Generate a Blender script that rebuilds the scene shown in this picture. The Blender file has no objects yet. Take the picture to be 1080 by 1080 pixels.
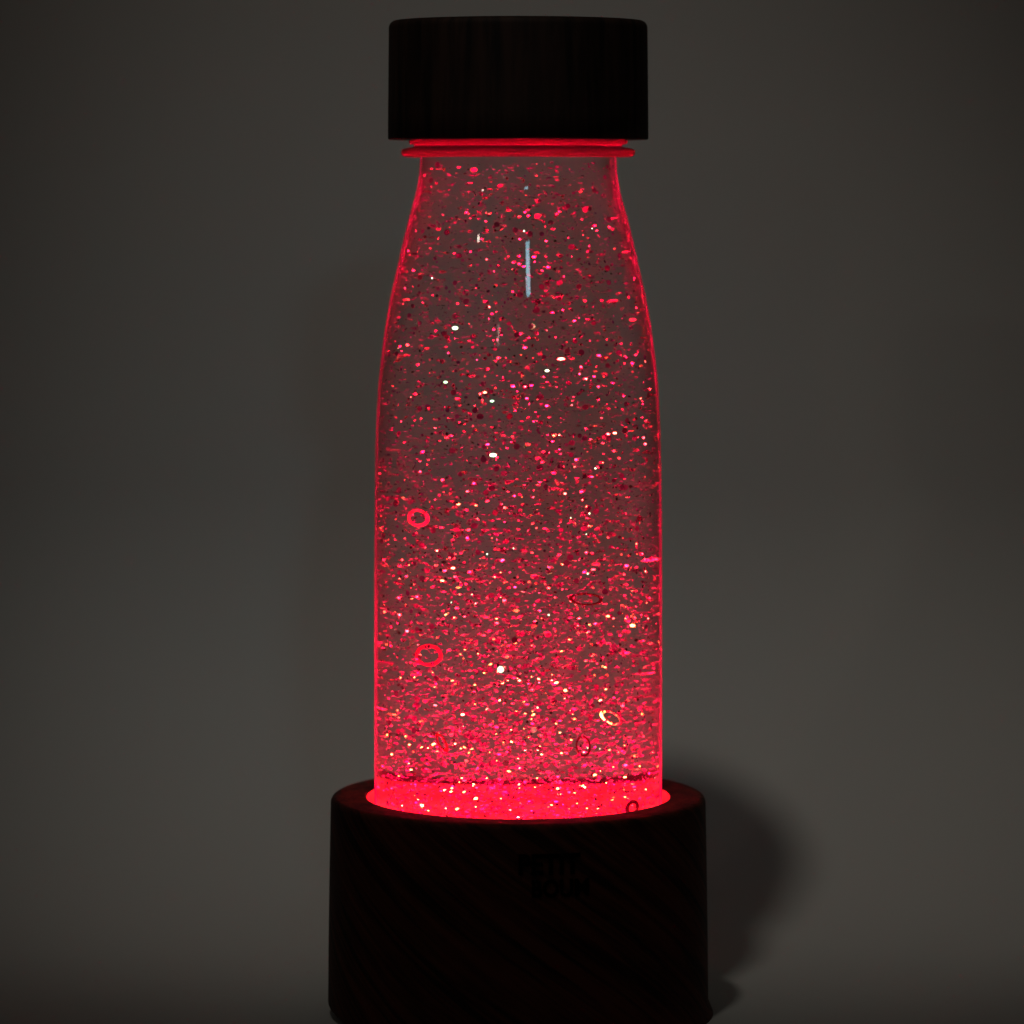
import bpy, bmesh, math, random
from mathutils import Vector, Matrix
from mathutils.bvhtree import BVHTree

random.seed(11)
C = bpy.context.scene
COL = C.collection
PI = math.pi
P = 0.000215                      # metres per photograph pixel at the bottle axis
AX, FLOOR_Y, EYE_Y, DIST = 546.5, 1067.0, 190.0, 4200.0

def zz(y):                        # height (m) of a photo row, at the bottle axis
    return (FLOOR_Y - y) * P

# ------------------------------------------------------------------ camera
cam_data = bpy.data.cameras.new('camera')
cam = bpy.data.objects.new('camera', cam_data)
COL.objects.link(cam)
cam.location = (0, -DIST * P, (FLOOR_Y - EYE_Y) * P)
cam.rotation_euler = (PI / 2, 0, 0)
cam_data.sensor_width = 36
cam_data.lens = 36 * DIST / 1080
cam_data.shift_x = (540 - AX) / 1080
cam_data.shift_y = (EYE_Y - 540) / 1080
cam_data.clip_start = 0.01
cam_data.clip_end = 20
cam_data.dof.use_dof = True
cam_data.dof.focus_distance = (DIST - 95) * P
cam_data.dof.aperture_fstop = 11
C.camera = cam

# ------------------------------------------------------------------ world, exposure
w = bpy.data.worlds.new('World')
C.world = w
w.use_nodes = True
bg = w.node_tree.nodes['Background']
bg.inputs[0].default_value = (1.0, 0.91, 0.80, 1)
bg.inputs[1].default_value = 0.025
C.view_settings.view_transform = 'Standard'
C.view_settings.look = 'None'
C.view_settings.exposure = 0
C.view_settings.gamma = 1
C.cycles.max_bounces = 24
C.cycles.transmission_bounces = 20
C.cycles.glossy_bounces = 12
C.cycles.diffuse_bounces = 5
C.cycles.transparent_max_bounces = 24
C.cycles.sample_clamp_indirect = 60
C.cycles.blur_glossy = 0.3
C.cycles.use_adaptive_sampling = False
C.cycles.use_denoising = True
C.cycles.caustics_refractive = False
C.cycles.caustics_reflective = False

# ------------------------------------------------------------------ lamps
def aim(o, target):
    o.rotation_euler = (Vector(target) - o.location).to_track_quat('-Z', 'Y').to_euler()

KEY_DIR = Vector((0.168, 0.50, -1.0)).normalized()
kd = bpy.data.lights.new('overhead_lamp', 'SPOT')
key = bpy.data.objects.new('overhead_lamp', kd)
COL.objects.link(key)
key.location = Vector((0, 0, 0.13)) - KEY_DIR * 1.3
kd.energy = 7.5
kd.color = (1.0, 0.95, 0.84)
kd.shadow_soft_size = 0.042
kd.spot_size = math.radians(17.8)
kd.spot_blend = 1.0
aim(key, (0.014, 0.128, 0.090))

def small_window(name, az, el, dist, wid, hgt, energy, color):
    d = bpy.data.lights.new(name, 'AREA')
    d.shape = 'RECTANGLE'
    d.size, d.size_y = wid, hgt
    d.energy = energy
    d.spread = math.radians(10)          # gridded, aimed at the bottle only
    d.color = color
    o = bpy.data.objects.new(name, d)
    COL.objects.link(o)
    a, e = math.radians(az), math.radians(el)
    c = Vector((0, 0, zz(290)))
    o.location = c + dist * Vector((math.sin(a) * math.cos(e), -math.cos(a) * math.cos(e), math.sin(e)))
    aim(o, c)

small_window('window_light', 9.5, 24.0, 1.6, 0.11, 0.09, 0.70 / 390, (0.45, 0.83, 1.0))
small_window('room_lamp', -42, 24.5, 1.6, 0.07, 0.035, 0.34 / 390, (1.0, 0.93, 0.78))
small_window('room_lamp', -17, 14, 1.6, 0.05, 0.09, 0.13 / 390, (1.0, 0.93, 0.88))

LED = (1.0, 0.002, 0.054)
CHIP = (1.0, 0.055, 0.030)
PANEL_Z = zz(838 + 56)
ld = bpy.data.lights.new('led_light', 'AREA')
ld.shape = 'DISK'
ld.size = 2 * 138 * P
ld.energy = 0.14
ld.color = LED
ld.spread = math.radians(48)
led = bpy.data.objects.new('led_light', ld)
COL.objects.link(led)
led.location = (0, 0, PANEL_Z + 0.0012)
led.rotation_euler = (PI, 0, 0)

for k in range(7):                 # the bright chips under the diffuser
    cd = bpy.data.lights.new('led_chip', 'AREA')
    cd.shape = 'DISK'
    cd.size = 2 * 9 * P
    cd.energy = 0.006
    cd.color = CHIP
    cd.spread = math.radians(84)
    c = bpy.data.objects.new('led_chip', cd)
    COL.objects.link(c)
    rr = 0 if k == 0 else 85 * P
    c.location = (rr * math.cos(k * PI / 3), rr * math.sin(k * PI / 3), PANEL_Z + 0.0014)
    c.rotation_euler = (PI, 0, 0)

bd = bpy.data.lights.new('neck_fill_beam', 'AREA')      # added narrow lamp, brightens the collar under the cap
bd.shape = 'DISK'
bd.size = 2 * 24 * P
bd.energy = 0.034
bd.color = LED
bd.spread = math.radians(18)
beam = bpy.data.objects.new('neck_fill_beam', bd)
COL.objects.link(beam)
beam.location = (0, 0, PANEL_Z + 0.0013)
beam.rotation_euler = (PI, 0, 0)

# ------------------------------------------------------------------ helpers
def mat(name):
    m = bpy.data.materials.new(name)
    m.use_nodes = True
    nt = m.node_tree
    nt.nodes.clear()
    out = nt.nodes.new('ShaderNodeOutputMaterial')
    return m, nt, out

def N(nt, kind, **kw):
    n = nt.nodes.new(kind)
    for k, v in kw.items():
        if k in n.inputs:
            n.inputs[k].default_value = v
        else:
            setattr(n, k, v)
    return n

def L(nt, a, b):
    nt.links.new(a, b)

def link_mesh(name, bm, material, parent=None, smooth=True):
    me = bpy.data.meshes.new(name)
    bm.normal_update()
    bm.to_mesh(me)
    bm.free()
    if smooth:
        for p in me.polygons:
            p.use_smooth = True
    me.materials.append(material)
    o = bpy.data.objects.new(name, me)
    COL.objects.link(o)
    if parent:
        o.parent = parent
    return o

def lathe(prof, seg=192, close_bottom=False, close_top=False, warp=None):
    """prof: list of (radius px, height m), bottom to top on the outside."""
    bm = bmesh.new()
    rings = []
    for r, z in prof:
        ring = []
        for i in range(seg):
            a = 2 * PI * i / seg
            rr, zo = r * P, z
            if warp:
                rr, zo = warp(rr, zo, a)
            ring.append(bm.verts.new((rr * math.cos(a), rr * math.sin(a), zo)))
        rings.append(ring)
    for a, b in zip(rings, rings[1:]):
        for i in range(seg):
            j = (i + 1) % seg
            bm.faces.new((a[i], a[j], b[j], b[i]))
    if close_bottom:
        bm.faces.new(list(reversed(rings[0])))
    if close_top:
        bm.faces.new(rings[-1])
    return bm

def spline(pts, n=8):
    """Catmull-Rom through (y, r) points -> dense list."""
    out = []
    for i in range(len(pts) - 1):
        p0 = pts[max(i - 1, 0)]; p1 = pts[i]; p2 = pts[i + 1]; p3 = pts[min(i + 2, len(pts) - 1)]
        for k in range(n):
            t = k / n
            y = p1[0] + (p2[0] - p1[0]) * t
            h = p2[0] - p1[0]
            m1 = (p2[1] - p0[1]) / (p2[0] - p0[0]) * h
            m2 = (p3[1] - p1[1]) / (p3[0] - p1[0]) * h
            t2, t3 = t * t, t * t * t
            r = (2*t3 - 3*t2 + 1) * p1[1] + (t3 - 2*t2 + t) * m1 + (-2*t3 + 3*t2) * p2[1] + (t3 - t2) * m2
            out.append((y, r))
    out.append(pts[-1])
    return out

def empty(name, label, cat, loc=(0, 0, 0)):
    o = bpy.data.objects.new(name, None)
    o.empty_display_size = 0.01
    COL.objects.link(o)
    o.location = loc
    o['label'] = label
    o['category'] = cat
    return o

# ------------------------------------------------------------------ materials
def paper_material():
    m, nt, out = mat('backdrop_paper')
    tc = N(nt, 'ShaderNodeTexCoord')
    no = N(nt, 'ShaderNodeTexNoise', Scale=9.0, Detail=4.0)
    L(nt, tc.outputs['Object'], no.inputs['Vector'])
    cr = N(nt, 'ShaderNodeValToRGB')
    cr.color_ramp.elements[0].color = (0.47, 0.465, 0.45, 1)
    cr.color_ramp.elements[1].color = (0.53, 0.52, 0.50, 1)
    L(nt, no.outputs['Fac'], cr.inputs['Fac'])
    fine = N(nt, 'ShaderNodeTexNoise', Scale=2500.0, Detail=2.0)
    L(nt, tc.outputs['Object'], fine.inputs['Vector'])
    bp = N(nt, 'ShaderNodeBump', Strength=0.05, Distance=0.0002)
    L(nt, fine.outputs['Fac'], bp.inputs['Height'])
    b = N(nt, 'ShaderNodeBsdfPrincipled', Roughness=0.75)
    b.inputs['Specular IOR Level'].default_value = 0.2
    L(nt, cr.outputs['Color'], b.inputs['Base Color'])
    L(nt, bp.outputs['Normal'], b.inputs['Normal'])
    L(nt, b.outputs[0], out.inputs[0])
    return m

def wood_material(name, dark, light, rot, scale):
    m, nt, out = mat(name)
    tc = N(nt, 'ShaderNodeTexCoord')
    mp = N(nt, 'ShaderNodeMapping', vector_type='TEXTURE')
    mp.inputs['Rotation'].default_value = rot
    mp.inputs['Scale'].default_value = [1 / v for v in scale]
    sp = N(nt, 'ShaderNodeSeparateXYZ')
    L(nt, tc.outputs['Object'], sp.inputs[0])
    neg = N(nt, 'ShaderNodeMath', operation='MULTIPLY'); neg.inputs[1].default_value = -1.0
    L(nt, sp.outputs['Y'], neg.inputs[0])
    an = N(nt, 'ShaderNodeMath', operation='ARCTAN2')
    L(nt, sp.outputs['X'], an.inputs[0]); L(nt, neg.outputs[0], an.inputs[1])
    arc = N(nt, 'ShaderNodeMath', operation='MULTIPLY'); arc.inputs[1].default_value = 0.040
    L(nt, an.outputs[0], arc.inputs[0])
    ln = N(nt, 'ShaderNodeVectorMath', operation='LENGTH')
    fl = N(nt, 'ShaderNodeCombineXYZ')
    L(nt, sp.outputs['X'], fl.inputs['X']); L(nt, sp.outputs['Y'], fl.inputs['Y'])
    L(nt, fl.outputs[0], ln.inputs[0])
    cv = N(nt, 'ShaderNodeCombineXYZ')
    L(nt, arc.outputs[0], cv.inputs['X']); L(nt, ln.outputs['Value'], cv.inputs['Y']); L(nt, sp.outputs['Z'], cv.inputs['Z'])
    L(nt, cv.outputs[0], mp.inputs['Vector'])
    n1 = N(nt, 'ShaderNodeTexNoise', Scale=1.0, Detail=6.0, Roughness=0.62, Distortion=0.35)
    L(nt, mp.outputs[0], n1.inputs['Vector'])
    mp2 = N(nt, 'ShaderNodeMapping')
    mp2.inputs['Scale'].default_value = (1.0, 3.5, 3.5)
    L(nt, mp.outputs[0], mp2.inputs['Vector'])
    n2 = N(nt, 'ShaderNodeTexNoise', Scale=1.0, Detail=3.0, Roughness=0.5)
    L(nt, mp2.outputs[0], n2.inputs['Vector'])
    mx = N(nt, 'ShaderNodeMath', operation='MULTIPLY_ADD')
    L(nt, n2.outputs['Fac'], mx.inputs[0]); mx.inputs[1].default_value = 0.45
    L(nt, n1.outputs['Fac'], mx.inputs[2])
    cr = N(nt, 'ShaderNodeValToRGB')
    cr.color_ramp.elements[0].position = 0.58
    cr.color_ramp.elements[0].color = (*dark, 1)
    cr.color_ramp.elements[1].position = 0.84
    cr.color_ramp.elements[1].color = (*light, 1)
    L(nt, mx.outputs[0], cr.inputs['Fac'])
    bp = N(nt, 'ShaderNodeBump', Strength=0.25, Distance=0.0003)
    L(nt, mx.outputs[0], bp.inputs['Height'])
    b = N(nt, 'ShaderNodeBsdfPrincipled', Roughness=0.7)
    b.inputs['Specular IOR Level'].default_value = 0.15
    L(nt, cr.outputs['Color'], b.inputs['Base Color'])
    L(nt, bp.outputs['Normal'], b.inputs['Normal'])
    L(nt, b.outputs[0], out.inputs[0])
    return m

IOR = 1.36
def clear_plastic_material():
    m, nt, out = mat('clear_plastic')
    g = N(nt, 'ShaderNodeBsdfGlass', Roughness=0.0, IOR=IOR)
    g.inputs['Color'].default_value = (0.97, 0.96, 0.96, 1)
    t = N(nt, 'ShaderNodeBsdfTranslucent')
    t.inputs['Color'].default_value = (0.88, 0.13, 0.85, 1)  # magenta scatter stands in for the red haze in the liquid
    lw = N(nt, 'ShaderNodeLayerWeight', Blend=0.5)  # red edge glow of the wall put in by viewing angle
    ml = N(nt, 'ShaderNodeMapRange', interpolation_type='SMOOTHSTEP')
    ml.inputs['From Min'].default_value = 0.76
    ml.inputs['From Max'].default_value = 0.84
    ml.inputs['To Min'].default_value = 0.05
    ml.inputs['To Max'].default_value = 0.55
    L(nt, lw.outputs['Facing'], ml.inputs['Value'])
    mx = N(nt, 'ShaderNodeMixShader')
    tc = N(nt, 'ShaderNodeTexCoord')
    mp = N(nt, 'ShaderNodeMapping')
    mp.inputs['Scale'].default_value = (260, 260, 45)
    L(nt, tc.outputs['Object'], mp.inputs['Vector'])
    no = N(nt, 'ShaderNodeTexNoise', Scale=1.0, Detail=3.0)
    L(nt, mp.outputs[0], no.inputs['Vector'])
    vr = N(nt, 'ShaderNodeMapRange')
    vr.inputs['From Min'].default_value = 0.3
    vr.inputs['From Max'].default_value = 0.7
    vr.inputs['To Min'].default_value = 0.45
    vr.inputs['To Max'].default_value = 1.35
    L(nt, no.outputs['Fac'], vr.inputs['Value'])
    mu = N(nt, 'ShaderNodeMath', operation='MULTIPLY')
    L(nt, ml.outputs[0], mu.inputs[0]); L(nt, vr.outputs[0], mu.inputs[1])
    L(nt, mu.outputs[0], mx.inputs[0])
    L(nt, g.outputs[0], mx.inputs[1])
    L(nt, t.outputs[0], mx.inputs[2])
    L(nt, mx.outputs[0], out.inputs[0])
    return m

def frosted_plastic_material():
    m, nt, out = mat('frosted_plastic')
    t = N(nt, 'ShaderNodeBsdfTranslucent')
    t.inputs['Color'].default_value = (0.98, 0.40, 0.50, 1)
    d = N(nt, 'ShaderNodeBsdfDiffuse')
    d.inputs['Color'].default_value = (0.98, 0.40, 0.50, 1)
    mx = N(nt, 'ShaderNodeMixShader', Fac=0.05)
    L(nt, t.outputs[0], mx.inputs[1]); L(nt, d.outputs[0], mx.inputs[2])
    L(nt, mx.outputs[0], out.inputs[0])
    return m

def glitter_material(name, col, gloss, rough, dark=0.10):
    m, nt, out = mat(name)
    geo = N(nt, 'ShaderNodeNewGeometry')
    oi = N(nt, 'ShaderNodeObjectInfo')
    ad = N(nt, 'ShaderNodeMath', operation='ADD')
    L(nt, geo.outputs['Random Per Island'], ad.inputs[0])
    L(nt, oi.outputs['Random'], ad.inputs[1])
    fr = N(nt, 'ShaderNodeMath', operation='FRACT')
    L(nt, ad.outputs[0], fr.inputs[0])
    cr = N(nt, 'ShaderNodeValToRGB')
    e = cr.color_ramp.elements
    e[0].color = (col[0] * dark * 0.3, col[1] * dark * 0.3, col[2] * dark * 0.3, 1)
    e[1].color = (*col, 1)
    k = e.new(0.20); k.color = (col[0] * dark, col[1] * dark * 0.8, col[2] * dark * 1.4, 1)
    k = e.new(0.55); k.color = (col[0] * 0.55, col[1] * 0.4, col[2] * 0.7, 1)
    L(nt, fr.outputs[0], cr.inputs['Fac'])
    d = N(nt, 'ShaderNodeBsdfDiffuse'); L(nt, cr.outputs[0], d.inputs['Color'])
    t = N(nt, 'ShaderNodeBsdfTranslucent'); L(nt, cr.outputs[0], t.inputs['Color'])
    a = N(nt, 'ShaderNodeMixShader', Fac=0.42)
    L(nt, d.outputs[0], a.inputs[1]); L(nt, t.outputs[0], a.inputs[2])
    g = N(nt, 'ShaderNodeBsdfGlossy', Roughness=rough)
    g.inputs['Color'].default_value = (0.95, 0.92, 0.42, 1)
    b = N(nt, 'ShaderNodeMixShader', Fac=gloss)
    L(nt, a.outputs[0], b.inputs[1]); L(nt, g.outputs[0], b.inputs[2])
    L(nt, b.outputs[0], out.inputs[0])
    return m

def glow_material(name, strength, col=LED):
    m, nt, out = mat(name)
    e = N(nt, 'ShaderNodeEmission', Strength=strength)
    e.inputs['Color'].default_value = (*col, 1)
    L(nt, e.outputs[0], out.inputs[0])
    return m

def recess_glow_material():
    # red LED light on the recess wall, put in as mottled emission
    m, nt, out = mat('lit_recess_wall')
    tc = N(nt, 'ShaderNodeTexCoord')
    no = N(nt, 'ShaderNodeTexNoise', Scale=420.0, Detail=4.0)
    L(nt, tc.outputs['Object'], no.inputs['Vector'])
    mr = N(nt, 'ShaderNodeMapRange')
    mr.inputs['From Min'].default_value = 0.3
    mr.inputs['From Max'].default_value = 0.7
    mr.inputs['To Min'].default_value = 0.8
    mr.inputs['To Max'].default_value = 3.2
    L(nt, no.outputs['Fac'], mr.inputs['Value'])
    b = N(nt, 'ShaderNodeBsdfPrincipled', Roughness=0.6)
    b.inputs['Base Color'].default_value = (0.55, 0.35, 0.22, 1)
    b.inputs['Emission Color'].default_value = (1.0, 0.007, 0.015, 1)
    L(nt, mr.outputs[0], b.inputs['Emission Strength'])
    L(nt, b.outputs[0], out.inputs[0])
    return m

def plain(name, col, rough=0.6, spec=0.2):
    m, nt, out = mat(name)
    b = N(nt, 'ShaderNodeBsdfPrincipled', Roughness=rough)
    b.inputs['Base Color'].default_value = (*col, 1)
    b.inputs['Specular IOR Level'].default_value = spec
    L(nt, b.outputs[0], out.inputs[0])
    return m

M_PAPER = paper_material()
M_BASE = wood_material('dark_wood', (0.012, 0.004, 0.003), (0.085, 0.019, 0.010), (0, math.radians(38), 0), (26, 330, 330))
M_CAP = wood_material('dark_cap_wood', (0.006, 0.003, 0.002), (0.026, 0.011, 0.007), (0, math.radians(90), 0), (22, 170, 170))
M_CLEAR = clear_plastic_material()
M_FROST = frosted_plastic_material()
M_PANEL = glow_material('red_light_panel', 2.5)
M_RIM = glow_material('red_light_ring', 30.0, (1.0, 0.022, 0.035))
M_RECESS_GLOW = recess_glow_material()
M_BURNT = plain('burnt_engraving', (0.0015, 0.001, 0.001), 0.9, 0.0)
M_FLAKE = glitter_material('pink_glitter', (0.92, 0.28, 0.85), 0.22, 0.16, 0.45)
M_FINE = glitter_material('fine_pink_glitter', (0.92, 0.28, 0.85), 0.22, 0.16, 0.10)
M_SPARK = glitter_material('mirror_glitter', (0.92, 0.5, 0.9), 0.8, 0.07)
M_RING_SHADED = glitter_material('shaded_ring', (0.34, 0.03, 0.06), 0.05, 0.4, 0.8)  # rings seen from their unlit side, shade put into the colour
M_RING = glitter_material('ring_glitter', (0.95, 0.2, 0.25), 0.12, 0.3, 0.9)

# ------------------------------------------------------------------ backdrop: floor sweeping up into a wall
def build_backdrop():
    bm = bmesh.new()
    y0, R = 250 * P, 500 * P
    prof = [(-1.6, 0), (-0.6, 0), (-0.1, 0)]
    for k in range(33):
        a = (PI / 2) * k / 32
        prof.append((y0 + R * math.sin(a), R - R * math.cos(a)))
    prof += [(y0 + R, 0.3), (y0 + R, 0.7), (y0 + R, 1.4)]
    xs = [-2.2, -0.6, -0.2, 0.2, 0.6, 2.2]
    grid = [[bm.verts.new((x, y, z)) for x in xs] for y, z in prof]
    for a, b in zip(grid, grid[1:]):
        for i in range(len(xs) - 1):
            bm.faces.new((a[i], a[i + 1], b[i + 1], b[i]))
    o = link_mesh('backdrop', bm, M_PAPER)
    o['kind'] = 'structure'
    o['label'] = 'plain grey backdrop sweeping up from floor to wall'
    o['category'] = 'backdrop'

build_backdrop()

# ------------------------------------------------------------------ the wooden light base
base = empty('light_base', 'round dark wooden base with a red glowing recess under the bottle', 'lamp base')

BR = 198.5
zt = zz(838)
def base_warp(r, z, a):
    # one foot edge stands out a little towards the right and is worn round on the left
    lo = max(0.0, 1 - z / (14 * P))
    c = math.cos(a)
    if r > 150 * P and lo > 0:
        r += 5.5 * P * lo * max(0, c) ** 2
        r -= 13 * P * lo ** 2 * max(0, -c) ** 2
    return r, z

prof = [(0, 0), (150, 0), (BR + 1.5, 0)]
for k in range(1, 8):
    prof.append((BR + 2.0 - 0.2 * k / 7, 14 * P * k / 7))
prof += [(BR + 1.3, zt * 0.33), (BR + 0.3, zt * 0.66), (BR - 1, zt - 7 * P)]
for k in range(1, 9):
    a = PI / 2 * k / 8
    prof.append((BR - 1 - 6 + 6 * math.cos(a), zt - 7 * P + 7 * P * math.sin(a)))
prof += [(178, zt)]
for k in range(0, 7):
    a = PI / 2 * k / 6
    prof.append((162.5 - 2.5 * math.sin(a), zt - 2.5 * P + 2.5 * P * math.cos(a)))
prof += [(160, zt - 30 * P), (160, PANEL_Z - 3 * P), (0.5, PANEL_Z - 3 * P)]
link_mesh('wooden_body', lathe(prof, 192, warp=base_warp), M_BASE, base)

bm = lathe([(159.6, PANEL_Z), (151.8, PANEL_Z)], 128)
link_mesh('light_ring', bm, M_RIM, base)
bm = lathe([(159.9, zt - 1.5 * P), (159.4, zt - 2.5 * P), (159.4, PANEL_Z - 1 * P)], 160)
link_mesh('recess_glow', bm, M_RECESS_GLOW, base)  # thin layer over the wood wall, carries the added glow
bm = lathe([(151.6, PANEL_Z), (0.5, PANEL_Z)], 128)
link_mesh('light_panel', bm, M_PANEL, base)

def lettering(text, x0, x1, y0, y1):
    cu = bpy.data.curves.new('lettering', 'FONT')
    cu.body = text
    cu.size = 1.0
    cu.offset = 0.025
    cu.extrude = 0.02
    cu.resolution_u = 4
    o = bpy.data.objects.new('lettering_source', cu)
    COL.objects.link(o)
    dg = bpy.context.evaluated_depsgraph_get()
    me = bpy.data.meshes.new_from_object(o.evaluated_get(dg))
    bpy.data.objects.remove(o)
    bm = bmesh.new()
    bm.from_mesh(me)
    bpy.data.meshes.remove(me)
    bmesh.ops.triangulate(bm, faces=bm.faces[:])
    bmesh.ops.subdivide_edges(bm, edges=[e for e in bm.edges if e.calc_length() > 0.12], cuts=2)
    xa = min(v.co.x for v in bm.verts); xb = max(v.co.x for v in bm.verts)
    ya = min(v.co.y for v in bm.verts); yb = max(v.co.y for v in bm.verts)
    def zf(y):
        return ((FLOOR_Y - EYE_Y) - (y - EYE_Y) * (DIST - BR) / DIST) * P
    for v in bm.verts:
        u = (v.co.x - xa) / (xb - xa); t = (v.co.y - ya) / (yb - ya)
        px = x0 + u * (x1 - x0)
        a = math.asin((px - AX) / (BR * 1.05))
        z = zf(y1 + t * (y0 - y1))
        r = (BR + 1.3 + (0.35 if v.co.z > 0 else -1.5)) * P
        v.co = Vector((r * math.sin(a), -r * math.cos(a), z))
    return link_mesh('lettering', bm, M_BURNT, base, smooth=False)

lettering('PETIT', 547, 612, 901, 923)
lettering('BOUM', 561, 621, 928, 947)

# ------------------------------------------------------------------ the bottle
bottle = empty('sensory_bottle', 'tall clear bottle of glitter liquid with a dark wooden cap', 'bottle', (0, 0, PANEL_Z))

def child(o):
    o.parent = bottle
    o.matrix_parent_inverse = Matrix.Translation((0, 0, -PANEL_Z))
    return o

BODY = [(165.5, 103.5), (172, 103.8), (184, 104.4), (195, 106), (204, 108), (213, 110.4), (230, 115.2), (252, 120.8),
        (279, 126.9), (321, 136.2), (360, 142.4), (400, 146.9), (450, 149.8), (500, 151.0), (560, 151.5), (640, 151.6),
        (720, 151.6), (800, 151.6), (860, 151.5), (884, 151.4)]
dense = spline(BODY, 8)
prof = [(r, zz(y)) for y, r in reversed(dense)]
prof.insert(0, (151.4, PANEL_Z + 0.5 * P))
child(link_mesh('bottle_body', lathe(prof, 256), M_CLEAR))

def radius_at(y):
    for (a, ra), (b, rb) in zip(dense, dense[1:]):
        if a <= y <= b:
            return ra + (rb - ra) * (y - a) / max(b - a, 1e-6)
    return 151.4 if y > 800 else 103.5

neck = [(103.5, 165.5), (108, 165.8), (119, 165.4), (122, 164.4), (123.2, 162.2), (123.2, 159.8), (122, 157.6), (118.5, 156.4),
        (112, 155.4), (109, 154.2), (110.5, 152.6), (114, 151.8), (115.2, 150.4), (115.2, 148.6), (112, 146.5), (109.5, 146.0), (109.5, 120), (109.5, 100)]
child(link_mesh('neck_ring', lathe([(r, zz(y)) for r, y in neck], 192), M_FROST))

cp = [(108, zz(100)), (108, zz(140)), (110.5, zz(145)), (131, zz(146.4)), (136, zz(147.4)), (137.3, zz(146.2)), (137.2, zz(120)), (136.8, zz(70)), (136.4, zz(30))]
for k in range(1, 9):
    a = PI / 2 * k / 8
    cp.append((136.4 - 7 + 7 * math.cos(a), zz(30) + 8 * P * math.sin(a)))
cp += [(110, zz(21.3)), (60, zz(20.8)), (0.5, zz(20.6))]
child(link_mesh('wooden_cap', lathe(cp, 192), M_CAP))
bm = lathe([(109, zz(143)), (0.5, zz(143))], 96)
child(link_mesh('cap_seal', bm, plain('white_seal', (0.93, 0.9, 0.9))))

# ------------------------------------------------------------------ glitter
CAM = cam.location

def refract(d, n, eta):
    c = -n.dot(d)
    k = 1 - eta * eta * (1 - c * c)
    return eta * d + (eta * c - math.sqrt(max(k, 0))) * n

def wall_normal(q):
    """Outward normal of the bottle wall beside the point q."""
    y = FLOOR_Y - q.z / P
    slope = -(radius_at(y + 3) - radius_at(y - 3)) / 6      # change of radius per unit of height
    h = Vector((q.x, q.y, 0)).normalized()
    return (h + Vector((0, 0, -slope))).normalized()

def refract_to(px, py, depth):
    """Point at the given depth (px behind the axis) inside the bottle seen at photo pixel (px, py), and the way back to the camera."""
    aimed = Vector(((px - AX) * P, 0, (FLOOR_Y - py) * P))
    d = (aimed - cam.location).normalized()
    R = radius_at(py) * P
    t = (cam.location.y + R) / -d.y
    for _ in range(400):                                    # walk in to the wall
        q = cam.location + d * t
        if q.xy.length <= radius_at(FLOOR_Y - q.z / P) * P:
            break
        t += 0.0002
    inner = refract(d, wall_normal(q), 1 / IOR).normalized()
    u = max(depth * P - q.y, 0.0006) / max(inner.y, 0.2)
    return q + inner * u, -inner

def toward_window(c, az, el):
    """Direction inside the liquid from c to a lamp standing at azimuth az, elevation el outside."""
    a, e = math.radians(az), math.radians(el)
    out = Vector((math.sin(a) * math.cos(e), -math.cos(a) * math.cos(e), math.sin(e)))
    lamp = Vector((0, 0, zz(290))) + 1.6 * out
    R = radius_at(FLOOR_Y - c.z / P) * P
    q = Vector((c.x, -math.sqrt(max(R * R - c.x * c.x, 1e-9)), c.z))
    for _ in range(4):
        inner = -refract((q - lamp).normalized(), wall_normal(q), 1 / IOR)
        t = 0.0
        while t < 0.07:
            q = c + inner * t
            if q.xy.length >= radius_at(FLOOR_Y - q.z / P) * P:
                break
            t += 0.0003
    return inner.normalized()

def disc_bm(bm, c, n, r, seg=9, squash=1.0):
    q = n.to_track_quat('Z', 'Y').to_matrix()
    a0 = random.random() * 6.28
    vs = []
    for i in range(seg):
        a = a0 + 2 * PI * i / seg
        vs.append(bm.verts.new(c + q @ Vector((r * math.cos(a), r * squash * math.sin(a), 0))))
    bm.faces.new(vs)

def rand_dir():
    while True:
        v = Vector((random.uniform(-1, 1), random.uniform(-1, 1), random.uniform(-1, 1)))
        if 0.05 < v.length < 1:
            return v.normalized()

def flake_normal():
    u = random.random()
    if u < 0.42:                                   # lying nearly flat as it sinks
        return (Vector((0, 0, 1)) + 0.28 * rand_dir()).normalized()
    if u < 0.62:
        return (Vector((0, 0, 1)) + 0.9 * rand_dir()).normalized()
    return rand_dir()

def flake_site():
    while True:
        # more flakes low in the bottle than at the shoulder
        y = 172 + (880 - 172) * random.random() ** 0.84
        if random.random() > 0.52 + 0.48 * ((y - 170) / 600 if y < 770 else 1):
            continue
        R = radius_at(y) - 5
        a = random.random() * 2 * PI
        rr = R * math.sqrt(random.random())
        return Vector((rr * math.cos(a), rr * math.sin(a), 0)) * P + Vector((0, 0, zz(y)))

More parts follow.
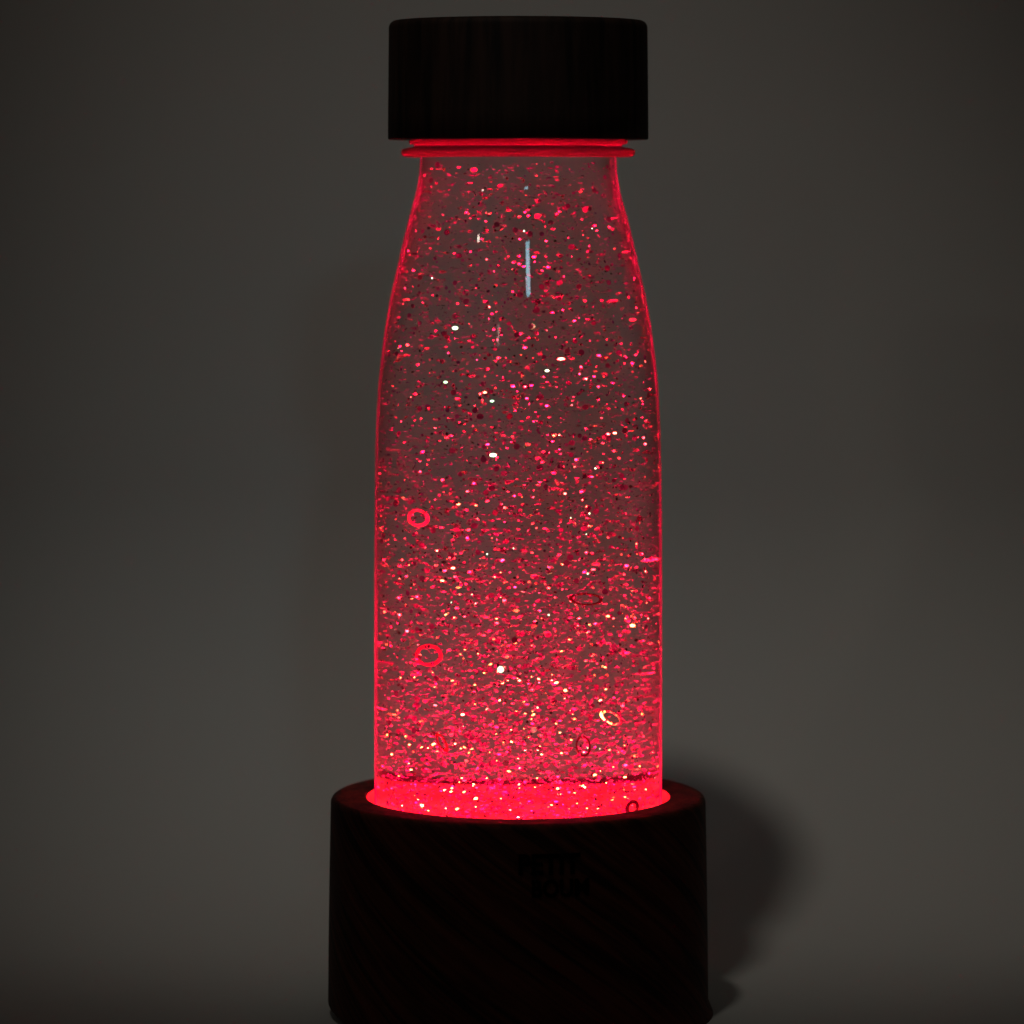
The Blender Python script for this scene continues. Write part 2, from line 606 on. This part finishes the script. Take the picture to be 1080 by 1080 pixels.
bm = bmesh.new()
for i in range(14500):
    disc_bm(bm, flake_site(), flake_normal(), P * random.uniform(0.9, 1.95), 8)
for i in range(14000):
    disc_bm(bm, flake_site(), flake_normal(), P * random.uniform(0.5, 1.2), 6)
LAMP = Vector((0, 0, PANEL_Z))
for i in range(3600):                              # thicker towards the foot
    y = 822 - 330 * random.random() ** 1.6
    R = (radius_at(y) - 5) * P
    a = random.random() * 2 * PI
    q = R * math.sqrt(random.random())
    disc_bm(bm, Vector((q * math.cos(a), q * math.sin(a), zz(y))), flake_normal(), P * random.uniform(0.8, 1.9), 8)
for i in range(330):                               # flat flakes close to the side walls, drawn out into streaks
    y = 230 + 580 * random.random() ** 0.8
    R = radius_at(y)
    x = random.choice((-1, 1)) * random.uniform(0.72, 0.955) * R
    dep = random.uniform(-0.9, 0.7) * math.sqrt(max((R - 5) ** 2 - x * x, 1))
    n = (Vector((0, 0.42, 1)) + 0.22 * rand_dir()).normalized()
    disc_bm(bm, Vector((x * P, dep * P, zz(y))), n, P * random.uniform(1.8, 3.6), 10, 0.7)
for i in range(300):                               # settled on the bottom
    a = random.random() * 6.28; r = 140 * math.sqrt(random.random()) * P
    c = Vector((r * math.cos(a), r * math.sin(a), PANEL_Z + P * random.uniform(12, 40)))
    disc_bm(bm, c, flake_normal(), P * random.uniform(1.0, 2.4), 8)
BVH = BVHTree.FromBMesh(bm)
def chip_for(c, toc):
    """A chip whose light reaches c and leaves towards the camera with no flake in between, or None."""
    if BVH.ray_cast(c + toc * 0.0002, toc, 0.05)[0] is not None and c.y < 0:
        hit = BVH.ray_cast(c + toc * 0.0002, toc, 0.05)[0]
        if hit is not None and hit.xy.length < 151 * P:
            return None
    ks = list(range(7)); random.shuffle(ks)
    for k in ks:
        tgt = LAMP + Vector((0, 0, 0.0014))
        if k:
            tgt += Vector((math.cos(k * PI / 3), math.sin(k * PI / 3), 0)) * 85 * P
        d = tgt - c
        if BVH.ray_cast(c + d.normalized() * 0.0003, d.normalized(), d.length - 0.0006)[0] is None:
            return tgt
    return None

o = link_mesh('fine_glitter', bm, M_FINE, smooth=False)
o['kind'] = 'stuff'
o['label'] = 'fine red lit glitter drifting all through the clear liquid'
o['category'] = 'glitter'

bm = bmesh.new()
for i in range(1050):                               # flakes that happen to throw the lamp's light forward
    px = AX + random.uniform(-143, 143)
    py = 862 - 640 * random.random() ** 1.9 if i < 950 else random.uniform(826, 864)
    if abs(px - AX) > radius_at(py) - 5:
        continue
    c, toc = refract_to(px, py, random.uniform(-0.9, 0.1) * math.sqrt(radius_at(py) ** 2 - (px - AX) ** 2))
    tgt = chip_for(c, toc)
    if tgt is None:
        continue
    n = (toc + (tgt - c).normalized()).normalized()
    n = (n + 0.03 * rand_dir()).normalized()
    disc_bm(bm, c, n, P * (0.5 + 1.4 * random.random() ** 2), 8)
for i in range(20):                                # and a few that throw back the window
    px = AX + random.uniform(-100, 100)
    py = random.uniform(230, 800)
    c, toc = refract_to(px, py, -random.uniform(0.6, 0.93) * math.sqrt((radius_at(py) - 3) ** 2 - (px - AX) ** 2))
    n = (toc + toward_window(c, 9.5, 24.5)).normalized()
    disc_bm(bm, c, n, P * random.uniform(0.5, 1.2), 8)
o = link_mesh('gleaming_glitter', bm, M_SPARK, smooth=False)
o['kind'] = 'stuff'
o['label'] = 'tiny gleaming glitter specks that catch the lamp, thickest near the base'
o['category'] = 'glitter'

# the largest flakes stand as things of their own
bm = bmesh.new()
disc_bm(bm, Vector((0, 0, 0)), Vector((0, 0, 1)), 1.0, 14)
FLAKE_ME = bpy.data.meshes.new('glitter_flake')
bm.to_mesh(FLAKE_ME); bm.free()
FLAKE_ME.materials.append(M_FLAKE)

def flake(loc, n, r, label, group, me=None):
    o = bpy.data.objects.new('glitter_flake', me or FLAKE_ME)
    COL.objects.link(o)
    o.location = loc
    o.rotation_euler = n.to_track_quat('Z', 'Y').to_euler()
    o.scale = (r, r, r)
    o['label'] = label
    o['category'] = 'glitter flake'
    if group:
        o['group'] = group
    return o

SPARK_ME = FLAKE_ME.copy()
SPARK_ME.materials.clear()
SPARK_ME.materials.append(M_SPARK)

SPARKLES = [
    (480, 346, -90, 3.2, 'round white sparkle alone on the left below the shoulder streaks'),
    (593, 377, -80, 3.8, 'large warm white oval sparkle right of centre below the long streak'),
    (577, 391, -100, 2.2, 'pale bluish sparkle just below the large oval sparkle'),
    (520, 480, -90, 3.6, 'bright white flattened sparkle in the middle of the bottle'),
    (528, 706, -90, 3.4, 'round white sparkle low in the middle of the bottle'),
    (470, 403, -80, 2.1, 'small white streak shaped sparkle high on the left'),
    (519, 423, -80, 1.9, 'small white sparkle above the bright flattened one'),
    (666, 658, -70, 2.8, 'pale orange round sparkle near the right wall of the bottle'),
    (551, 814, -110, 3.2, 'big white sparkle at the foot of the bottle near the glowing band'),
    (515, 806, -110, 2.8, 'white sparkle just above the red glowing band'),
]
COLD = ('round white sparkle alone', 'pale bluish', 'bright white flattened', 'round white sparkle low', 'small white')
for px, py, dep, r, lab in SPARKLES:
    if lab.startswith(COLD):
        c, toc = refract_to(px, py, -0.93 * math.sqrt((radius_at(py) - 3) ** 2 - (px - AX) ** 2))
        n = (toc + toward_window(c, 9.5, 24.5)).normalized()
    else:
        tgt, dep0 = None, dep
        for step in range(60):
            dep = -random.uniform(0.1, 0.93) * math.sqrt((radius_at(py) - 3) ** 2 - (px - AX) ** 2)
            c, toc = refract_to(px + random.uniform(-2, 2), py + random.uniform(-2, 2), dep)
            tgt = chip_for(c, toc)
            if tgt is not None:
                break
        if tgt is None:
            tgt = LAMP + Vector((0, 0, 0.0014))
        n = (toc + (tgt - c).normalized()).normalized()
    o = flake(c, n, r * P, lab, None, SPARK_ME)
    if 'oval' in lab or 'flattened' in lab or 'streak' in lab:
        o.scale.y *= 0.55

for i in range(288):
    while True:
        px = random.uniform(AX - 145, AX + 145)
        py = 172 + 640 * random.random() ** 0.9
        R = radius_at(py)
        if abs(px - AX) < R - 6:
            break
    c, toc = refract_to(px, py, random.uniform(-0.92, -0.2) * math.sqrt(R * R - (px - AX) ** 2))
    flat = random.random() < 0.25
    if flat:
        n = (Vector((0, 0, 1)) + 0.25 * rand_dir()).normalized()
    else:
        n = (toc + 0.5 * rand_dir()).normalized()
    flake(c, n, P * random.uniform(2.2, 3.3), 'round red glitter flake floating in the clear liquid', 'round glitter flakes in the bottle')

# ------------------------------------------------------------------ glitter rings
def ring_bm(ro, ri, th, seg=40):
    bm = bmesh.new()
    prof = [(ri, -th), (ro, -th), (ro, th), (ri, th)]
    rings = [[bm.verts.new((r * math.cos(2 * PI * i / seg), r * math.sin(2 * PI * i / seg), z)) for i in range(seg)] for r, z in prof]
    for k in range(4):
        a, b = rings[k], rings[(k + 1) % 4]
        for i in range(seg):
            j = (i + 1) % seg
            bm.faces.new((a[i], a[j], b[j], b[i]))
    return bm

def ring(px, py, depth, ro, ri, normal, label):
    c, toc = refract_to(px, py, depth)
    o = link_mesh('glitter_ring', ring_bm(ro * P, ri * P, 0.35 * P), M_SPARK if label.startswith('brightly') else M_RING_SHADED if 'dark' in label else M_RING, smooth=False)
    o.location = c
    n = normal(c, toc) if callable(normal) else normal
    o.rotation_euler = n.to_track_quat('Z', 'Y').to_euler()
    o['label'] = label
    o['category'] = 'glitter ring'
    o['group'] = 'glitter rings floating in the bottle'

V = Vector
ring(441, 546, -70, 12.2, 8.2, V((-0.25, -1, -0.75)).normalized(), 'round red ring standing upright near the left wall of the bottle')
ring(618, 632, -60, 15.5, 12.5, V((0.12, -0.33, 1)).normalized(), 'dark backlit ring lying almost flat in the right half')
ring(452, 691, -40, 13.2, 9.2, V((-0.1, -1, -0.42)).normalized(), 'wide red ring with glitter inside it on the lower left')
ring(645, 757, -80, 13.2, 9.6, lambda c, t: (t + (LAMP - c).normalized()).normalized(), 'brightly gleaming white ring low on the right')
ring(615, 787, -60, 11, 9, V((0.85, -0.5, 0.15)).normalized(), 'thin dark ring seen nearly edge on below the gleaming white ring')
ring(667, 852, -60, 8.5, 4.8, V((-0.1, -1, 0.5)).normalized(), 'small dark ring in the red glowing band near the recess rim')
ring(466, 783, -70, 11, 7, V((0.9, -0.5, 0.5)).normalized(), 'tilted red ring just above the glowing band on the left')
